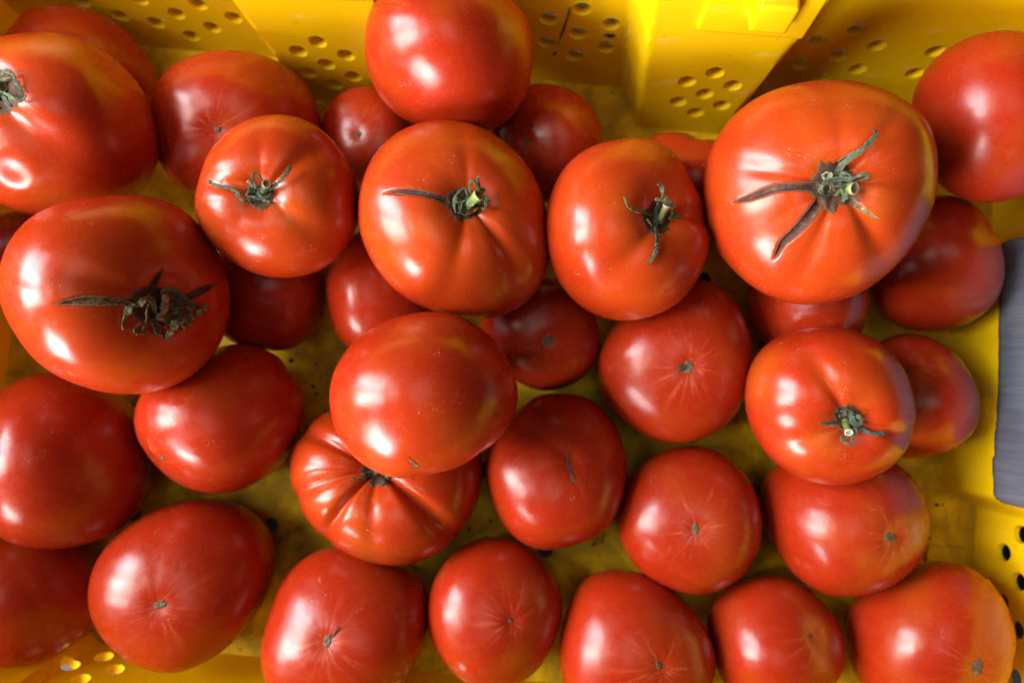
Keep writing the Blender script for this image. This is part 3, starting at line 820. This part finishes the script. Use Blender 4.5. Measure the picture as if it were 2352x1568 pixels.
    def stem(s, path, radius, mat='green', cut='stemcut'):
        p = np.array(path, float)
        row = catmull(np.column_stack([s.zoom(p[:, :2]), p[:, 2]]), 5)
        pts, nor = s.t.surf(row[:, :2], row[:, 2] * .001)
        a, b_ = pts[0], pts[-1]; u = np.linspace(0, 1, len(pts))[:, None]
        pts = .35 * pts + .65 * (a * (1 - u) + b_ * u)
        tan = unit(np.gradient(pts, axis=0)); e = unit(np.cross(tan, [.3, .9, .1])); f = np.cross(tan, e)
        r = radius * s.zoom.k * px_size(b_); m = 16; V, E = [], []; n = len(pts)
        for i in range(n):
            t = i / (n - 1); rr = r * (1.15 - .35 * math.sin(t * 2.4) + .12 * t)
            for k in range(m):
                a_ = 2 * math.pi * k / m
                V.append(pts[i] + (e[i] * math.cos(a_) + f[i] * math.sin(a_)) * rr * (1 + .07 * math.sin(5 * a_) + .03 * s.rng.normal()) - s.org); E.append(t ** 8)
        F = [(i * m + k, i * m + (k + 1) % m, (i + 1) * m + (k + 1) % m, (i + 1) * m + k) for i in range(n - 1) for k in range(m)]
        o = mesh_obj('stem', V, F, MAT[mat], s.root); set_attr(o, 'edge', E)
        # the cut end: a pale rim round a sunken pith
        V, E = [], []; L = pts[-1] - s.org
        for rr, dz, ed in ((1.0, -.0001, 1), (1.08, .0003, 1), (.86, .0004, 1), (.62, .0001, .1), (.3, -.0001, 0)):
            for k in range(m):
                a_ = 2 * math.pi * k / m
                V.append(L + (e[-1] * math.cos(a_) + f[-1] * math.sin(a_)) * r * rr * (1 + .05 * s.rng.normal()) + tan[-1] * dz); E.append(ed)
        V.append(L - tan[-1] * .0001); E.append(0)
        F = [(i * m + k, i * m + (k + 1) % m, (i + 1) * m + (k + 1) % m, (i + 1) * m + k) for i in range(4) for k in range(m)] + [(4 * m + k, 4 * m + (k + 1) % m, 5 * m) for k in range(m)]
        c = mesh_obj('cut_face', V, F, MAT[cut], o); set_attr(c, 'edge', E)
        return o
    def blossom(s, x, y, a, b_, rot=0):
        return s.scar(disc(x, y, a, b_, rot, 14), 'blossom', 'blossom_scar', lift=.0005, jag=.14, zoom=ZID, rings=4, segs=28, edge=.1)

# ------------------------------------------------------------------ tomatoes with their stem end up
Z1 = Zoom(200, 1050, 700 / 2352)
F1 = Fruit('t01', 'large flattened tomato at the left, pale long crack, withered brown leaf on its stem', .14, .55, dense=2, zoom=Z1, rough=.225, cracks=[
    ([(50,560),(250,535),(450,512),(700,515),(900,525),(1090,540)], [3,30,48,50,45,50], .0014, 'crack_tan'),
    ([(1360,350),(1420,240),(1510,100)], [52,36,3], .0012, 'crack'),
    ([(1800,480),(2000,400),(2120,340),(2230,280)], [42,46,34,3], .0008, 'crack')])
F1.scar([(1030,530),(1080,415),(1200,338),(1350,308),(1450,320),(1540,420),(1500,600),(1430,760),(1240,805),(1100,725),(1045,610)], dome=.0006)
F1.scar([(1470,350),(1560,345),(1700,378),(1800,440),(1890,530),(2000,585),(2120,580),(2070,670),(1970,755),(1910,830),(1810,890),(1720,810),(1600,850),(1500,800),(1400,760),(1450,650),(1500,480)], 'brown', 'withered_leaf', lift=.0022, jag=.04, crumple=.0011, dome=.0022, segs=80, rings=12, edge=.35)
F1.sepal([(1560,430,5.5),(1548,560,6.5),(1525,680,6.5),(1440,745,5)], 105, 'tan', tip=.6, fold=-.2)
F1.sepal([(1490,430,4.5),(1545,372,5.5),(1690,372,5.5),(1790,432,5),(1880,520,4.5),(1960,590,4)], 42, 'green', tip=.4)
F1.sepal([(1960,680,3.5),(2060,620,4.5),(2145,585,5.5)], 85, 'brown', tip=.4)
F1.sepal([(1170,590,3.5),(1080,600,4),(1035,670,3.5),(1000,790,2.5),(988,895,2)], 85, 'olive', root=.4, tip=.7)
F1.sepal([(1330,560,4),(1300,660,4),(1305,760,3.5),(1280,870,2.5),(1240,940,2),(1150,925,2),(1150,880,2.5),(1225,815,3)], 72, 'olive', tip=.5)
F1.sepal([(1370,760,4),(1405,850,3),(1440,930,2),(1520,990,1)], 85, 'dkgreen', tip=.2)
F1.sepal([(1670,770,5),(1665,890,4),(1600,950,2.5),(1575,1040,1)], 95, 'olive', tip=.15)
F1.sepal([(1210,590,2.5),(1230,530,4.5),(1300,485,5),(1370,500,5),(1400,600,4),(1420,690,2)], 85, 'olive', tip=.2)
F1.sepal([(1180,590,2.5),(1090,550,1.5),(1000,498,1),(900,512,.8),(790,545,.7),(700,500,.9),(660,478,.6)], 26, 'tan', tip=.4)
F1.sepal([(1560,860,3),(1500,880,2.5),(1450,840,3),(1420,790,4)], 40, 'brown')

Z2 = Zoom(0, 230, 300 / 1568)
F2 = Fruit('t02', 'large tomato cut by the left edge, with a glossy round dent low on its skin', .24, .9, dense=1, zoom=Z2, rough=.225)
F2.scar([(-600,700),(-500,330),(-200,190),(130,290),(340,430),(490,700),(555,800),(400,1020),(250,1150),(0,1230),(-350,1200),(-550,950)], dome=.0002)
F2.stem([(-140,830,1),(-30,700,6),(30,610,8)], 95)
F2.sepal([(40,380,5),(90,300,7),(190,290,7),(280,380,6),(340,550,4),(440,690,3)], 75, 'green', tip=.5)
F2.sepal([(-150,660,7),(60,730,6.5),(250,830,5),(390,880,4),(500,870,3.5),(545,780,3.5)], 75, 'green', tip=.3)
F2.sepal([(-60,560,5),(60,470,6),(230,410,5)], 55, 'olive')
F2.sepal([(60,770,5),(140,930,2.5),(240,1010,1.5)], 130, 'dkgreen')
F2.sepal([(-250,900,3),(-150,1020,2),(0,1060,1.5)], 110, 'dkgreen')

Z5 = Zoom(800, 600, 450 / 2352)
F5 = Fruit('t05', 'round orange-red tomato with a cut stem stub and two long curling sepals like whiskers', .08, .45, dense=1, zoom=Z5, rough=.225)
F5.scar([(970,880),(1000,1050),(1080,1180),(1160,1245),(1360,1255),(1480,1120),(1565,950),(1530,800),(1300,720),(1060,760)], dome=.0002)
F5.stem([(1290,930,1),(1350,800,6),(1392,715,9)], 84)
F5.sepal([(1150,1040,2.5),(1040,1080,2.5),(930,1090,2.5),(845,1010,3),(770,890,3.5),(680,820,3.5),(560,785,3.5),(430,765,3.5),(330,735,3.5),(235,700,4),(193,670,5),(215,645,6),(262,662,6)], 82, tip=.22, root=.5)
F5.sepal([(1380,860,4),(1530,765,5),(1660,660,5.5),(1780,540,5.5),(1850,430,5.5),(1890,345,5)], 92, tip=.8)
F5.sepal([(1310,650,8),(1230,540,10),(1140,480,11),(1098,550,11),(1140,680,10),(1160,800,7)], 58, 'green', tip=1)
F5.sepal([(1140,740,6),(1060,690,7),(990,640,7)], 85, 'pale', tip=.7)
F5.sepal([(1180,820,6),(1070,820,7),(955,780,7)], 100, 'green', tip=.7)
F5.sepal([(1180,880,5),(1060,890,5.5),(958,955,5)], 105, 'green', tip=.3)
F5.sepal([(1000,950,4.5),(1180,1000,5),(1330,1040,4.5),(1440,1080,4),(1485,1112,3),(1600,1105,2)], 72, 'green', tip=.15)
F5.sepal([(1300,840,5),(1220,760,7),(1230,840,6)], 80, 'brown')
F5.sepal([(1480,880,3),(1420,960,3),(1330,980,2)], 120, 'dkgreen')

Z7 = Zoom(1500, 650, 600 / 2352)
F7 = Fruit('t07', 'broad orange tomato mid-heap with one crack running left from its curly stem', .02, .6, dense=2, zoom=Z7, rough=.225, cracks=[
    ([(140,462),(300,458),(500,455),(700,480),(900,530),(1110,600)], [3,26,44,46,44,55], .0016, 'crack')])
F7.scar([(1070,570),(1180,455),(1300,382),(1450,420),(1620,480),(1690,650),(1645,790),(1540,855),(1440,912),(1300,918),(1225,850),(1150,745),(1085,645)], dome=.0001)
F7.stem([(1390,720,1),(1500,620,5),(1625,515,8)], 88, 'lime')
F7.sepal([(1270,790,3),(1235,620,5),(1280,500,7),(1395,398,8),(1430,470,8),(1475,570,6)], 48)
F7.sepal([(1310,800,3),(1340,690,5),(1310,590,7),(1268,600,6.5),(1262,655,5)], 78)
F7.sepal([(1350,800,2),(1400,680,5),(1460,570,7)], 118, 'green', tip=.7)
F7.sepal([(1490,480,7),(1488,340,9),(1520,275,10),(1570,310,10),(1620,400,8),(1635,470,7)], 48, tip=.9)
F7.sepal([(1645,480,7),(1625,340,8),(1610,215,8)], 48, 'green', tip=.9)
F7.sepal([(1680,470,6),(1720,540,6),(1740,640,5),(1720,720,4),(1672,735,4)], 64, tip=.9)
F7.sepal([(1730,650,5),(1790,610,5),(1815,595,5)], 56, 'dkgreen', tip=.8)
F7.sepal([(1655,440,6),(1690,425,6.5),(1722,450,6)], 66, 'dkgreen', tip=.9)
F7.sepal([(1355,780,2),(1440,805,2.5),(1540,755,3),(1625,712,2.5)], 66, 'rust', name='petal_remnant', tip=.5)
F7.sepal([(1420,720,3),(1490,710,3.5),(1560,690,3)], 50, 'rust', name='petal_remnant', tip=.5)
F7.sepal([(1440,600,7),(1520,670,7),(1590,600,7.5),(1690,580,6)], 56, 'pale', tip=.6)
F7.sepal([(1540,690,2),(1610,650,2.5),(1660,600,3)], 110, 'dkgreen')

Z8 = Zoom(2450, 700, 400 / 1568)
F8 = Fruit('t08', 'heart-shaped orange tomato right of centre, a thin sepal trailing down from its stem', .06, .5, dense=1, zoom=Z8, rough=.225)
F8.scar([(470,610),(500,760),(600,925),(700,948),(820,912),(895,770),(900,600),(820,450),(650,390),(560,500)], dome=.0002)
F8.stem([(720,760,1),(780,620,5),(852,485,8)], 58, 'olive', 'pale')
F8.sepal([(620,650,3),(510,590,3),(390,580,2.5),(300,530,2.5),(230,470,3),(212,410,3),(180,345,3.5)], 52, 'olive', tip=.7)
F8.sepal([(670,800,2),(690,900,2),(702,1000,2),(702,1080,1.5),(680,1180,1.5),(658,1260,1.5),(610,1340,1.5),(535,1405,1.5)], 78, 'green', tip=.3)
F8.sepal([(685,800,2),(668,620,4.5),(730,425,7)], 92, 'dkgreen', tip=.8)
F8.sepal([(795,340,8),(778,230,7),(755,150,7),(705,152,7)], 66, 'green', tip=.3)
F8.sepal([(675,380,8.5),(770,378,9),(855,345,9)], 72, 'olive', tip=.7)
F8.sepal([(810,385,9),(890,440,8.5),(960,520,7.5)], 88, 'green', tip=.6)
F8.sepal([(935,575,5),(915,640,5),(905,710,4)], 74, 'green', tip=.8)
F8.sepal([(960,590,5),(1000,640,5),(1030,675,4)], 78, 'dkgreen', tip=.8)
F8.sepal([(620,800,2.5),(580,730,3),(540,690,2.5)], 70, 'olive')

Z9 = Zoom(2880, 480, 800 / 2163)
F9 = Fruit('t09', 'biggest orange tomato, upper right, two dark split cracks spreading from its stem', -.02, .75, dense=2, zoom=Z9, rough=.225, cracks=[
    ([(105,892),(250,862),(400,812),(600,742),(800,722),(1030,720)], [3,22,36,42,40,48], .0020, 'crack'),
    ([(585,1495),(680,1330),(820,1200),(950,1060),(1075,890)], [3,36,46,50,48], .0026, 'crack'),
    ([(1400,870),(1580,990),(1745,1085)], [34,22,2], .0007, 'crack_tan'),
    ([(1290,480),(1360,420),(1425,345)], [34,24,2], .0008, 'crack_tan')])
F9.scar([(930,700),(1050,560),(1080,425),(1120,480),(1290,458),(1410,500),(1445,600),(1440,850),(1445,905),(1290,930),(1232,1022),(1110,955),(1050,890),(955,765)], dome=.0006)
F9.stem([(1290,750,1),(1370,745,5),(1455,740,7)], 60, 'lime', 'tan')
F9.sepal([(1250,590,3),(1320,490,3.5),(1420,400,4),(1540,320,4.5),(1620,240,4.5),(1680,170,5),(1692,130,5.5),(1655,118,6)], 64, 'green', tip=.12)
F9.sepal([(1440,650,5),(1300,635,6.5),(1160,670,6.5),(1088,740,6),(1130,805,5),(1240,790,4.5)], 66)
F9.sepal([(1250,685,7),(1335,730,8),(1352,820,6),(1330,885,3.5)], 70, 'green', tip=.6)
F9.sepal([(1420,650,5),(1510,595,6),(1595,588,6),(1582,630,5),(1460,660,4)], 46)
F9.sepal([(1110,610,4),(1150,565,5),(1205,595,5),(1140,640,4),(1100,590,4)], 44, 'pale')
F9.sepal([(1450,830,3),(1480,850,3),(1500,880,2)], 44, 'brown')
F9.sepal([(1280,575,4),(1370,580,4.5),(1430,625,4)], 44)
F9.sepal([(1225,680,8),(1210,720,8),(1255,770,6)], 54, 'brown')
F9.sepal([(1180,760,4),(1270,790,4.5),(1310,840,3)], 80, 'olive')

Z13 = Zoom(3200, 1580, 440 / 2352)
F13 = Fruit('t13', 'red tomato with a small green star-shaped stem, resting on another near the taped wall', .30, .5, dense=1, zoom=Z13, rough=.225)
F13.scar([(725,500),(755,300),(900,215),(1100,225),(1250,310),(1345,310),(1250,430),(1320,560),(1250,740),(1000,810),(850,750)], dome=.0002)
F13.stem([(980,560,1),(1010,680,4),(1050,790,7)], 78, 'lime', 'pale')
F13.sepal([(900,580,4),(700,592,3.5),(570,602,3.5),(420,588,4)], 78, 'green', tip=.8)
F13.sepal([(1230,690,3),(1290,715,3),(1420,780,2.5),(1560,820,2.5),(1700,822,3),(1805,808,3.5)], 98, 'dkgreen', tip=.8)
F13.sepal([(1170,660,6),(1320,575,5.5),(1260,470,5.5),(1195,425,4.5)], 92, 'dkgreen', tip=.7)
F13.sepal([(1160,650,5),(1090,430,5),(1030,330,3.5)], 130, 'dkgreen', tip=.6)
F13.sepal([(840,440,4),(960,410,5),(930,330,5),(850,365,4)], 72, 'green')
F13.sepal([(1130,840,6),(1120,990,4.5),(1060,1045,4),(940,1000,3.5),(878,930,3.5),(920,880,4),(1050,900,4)], 76, 'green', tip=.5)
F13.sepal([(1190,700,6),(1120,870,6)], 115, 'dkgreen')

Z18 = Zoom(1350, 1780, 550 / 2352)
F18 = Fruit('t18', 'smooth oval tomato on top at the centre, lying on its side, stem end hidden', .12, .35, dense=1, zoom=Z18, rough=.225, cracks=[
    ([(1215,205),(1285,290),(1365,375)], [3,24,40], .0004, 'crack_tan')])
F19 = Fruit('t19', 'deeply ribbed tomato under the central oval one, folds fanning out from its stem', .20, .35, dense=1, zoom=Z18, rough=.225)
F19.scar([(360,450),(450,560),(555,700),(720,690),(880,700),(965,540),(920,350),(700,230),(480,280)])
F19.sepal([(620,430,3),(510,490,3),(420,560,2.5),(300,592,2.5),(245,560,3)], 56, tip=.5)
F19.sepal([(900,450,3),(850,540,3),(790,620,2.5),(725,690,1.5)], 52)
F18.sepal([(1280,420,12),(1360,455,11),(1450,475,10),(1530,460,11),(1590,430,12)], 66, 'dkgreen', tip=.4, on=F19)
F18.sepal([(1235,440,12),(1258,520,10),(1300,592,8)], 36, 'dkgreen', tip=.5, on=F19)
F18.sepal([(1800,370,10),(1900,392,9),(2010,385,9)], 78, 'olive', tip=.7, on=F19)
F19.stem([(660,480,1),(700,400,3),(720,340,4)], 60)

# ------------------------------------------------------------------ tomatoes with their blossom end up
def fb(key, label, ripe, amber, spot, streak=1.3, rough=.245):
    f = Fruit(key, label, ripe, amber, streak, rough, dense=0)
    f.blossom(*spot)
    return f
fb('t04', 'dark red half-shaded tomato behind the one with whisker-like sepals, near the back wall', .34, .4, (500, 297, 9, 7))
fb('t33', 'small rosy tomato wedged behind the whiskered one, below the yellow back rib', .52, .1, (824, 308, 7, 7))
fb('t32', 'deep red tomato tucked under the topmost one, to the right of it', .46, .3, (1212, 326, 6, 10))
fb('t17', 'tomato mostly covered by the broad cracked one, rays spreading from its blossom end', .5, .1, (950, 645, 7, 7))
fb('t16', 'dark shaded tomato below the broad cracked one, a brown ring at its centre', .56, .0, (1258, 783, 15, 13))
f = fb('t15', 'tall red tomato with a brown off-centre blossom scar, below the heart-shaped one', .42, .3, (1580, 842, 17, 13, -40))
f.scar([(1555,846),(1566,834),(1580,838),(1576,852),(1560,854)], 'scar', 'blossom_scar', zoom=ZID, rings=3, segs=18, lift=.0006, edge=.1)
fb('t12', 'red tomato lying nearest the grey tape, its shadow falling on the yellow wall', .38, .7, (2085, 851, 6, 6))
fb('t22', 'wide tomato with a green-brown blossom scar near its right side, lower right', .38, .6, (2046, 1233, 17, 9, 20))
fb('t21', 'round tomato with fine rays around a narrow brown blossom scar, right of bottom centre', .46, .25, (1597, 1213, 8, 17), 1.3)
F20 = Fruit('t20', 'red tomato with a thin dark zipper scar down its face, right of the ribbed one', .38, .35, .6, .245, dense=1, cracks=[
    ([(1302,1040),(1306,1062),(1312,1085),(1319,1108)], [1,2.6,3.2,2], .0004, 'crack')])
fb('t23', 'egg-shaped tomato in the left half with a small pit near its lower left', .30, .45, (373, 1051, 5, 5))
fb('t26', 'oval tomato at the lower left with a grey-brown blossom scar and rays', .44, .2, (368, 1388, 17, 9, -18))
F27 = fb('t27', 'red tomato at the bottom edge with an upright grey scar and tiny stalk', .46, .2, (752, 1472, 9, 17, 8))
F27.sepal([(762,1464,.4),(769,1452,.8),(774,1440,1.2)], 5, 'brown', name='style_remnant', zoom=ZID, tip=1.2, root=.5)
fb('t28', 'pointed orange-red tomato at the bottom centre with a pinprick blossom mark', .30, .6, (1172, 1425, 5, 5))
fb('t29', 'dented tomato at the bottom edge, just right of the pointed orange-red one', .44, .25, (1513, 1527, 6, 11, -25))
fb('t30', 'tomato at the bottom edge with a broad soft window highlight, left of the corner one', .40, .35, (1862, 1460, 5, 4))
fb('t31', 'large tomato in the bottom right corner with a ragged pale blossom scar', .34, .6, (2246, 1531, 13, 22, 12))

# ------------------------------------------------------------------ tomatoes that show neither end
def plain(key, label, ripe, amber, rough=.245):
    return Fruit(key, label, ripe, amber, 0, rough, single=True)
plain('t03', 'shaded dark tomato in the top left corner behind the one with the dent', .48, .3)
plain('t34', 'red tomato peeping out between the heart-shaped and the biggest tomato', .46, .1)
plain('t37', 'sliver of dark red tomato behind the top of the biggest one', .5, .1)
plain('t35', 'small patch of tomato at the left frame edge between the two large ones', .3, .3)
plain('t36', 'very dark tomato in the gap beneath the whiskered one', .5, .1)
plain('t14', 'tomato squeezed under the biggest one, above the small star-stemmed one', .42, .2)
plain('t11', 'smooth dark red tomato below the biggest one, its right side against the grey tape', .40, .8)
plain('t25', 'shaded tomato in the bottom left corner under a larger one', .5, .3)
plain('t24', 'large smooth tomato at the left edge, below the one with the withered leaf', .32, .5)
plain('t10', 'glossy red tomato cut by the right edge at the top', .40, .3, .29)
plain('t06', 'smooth egg-shaped tomato at the top centre, leaning on the yellow back wall', .26, .5, .24)
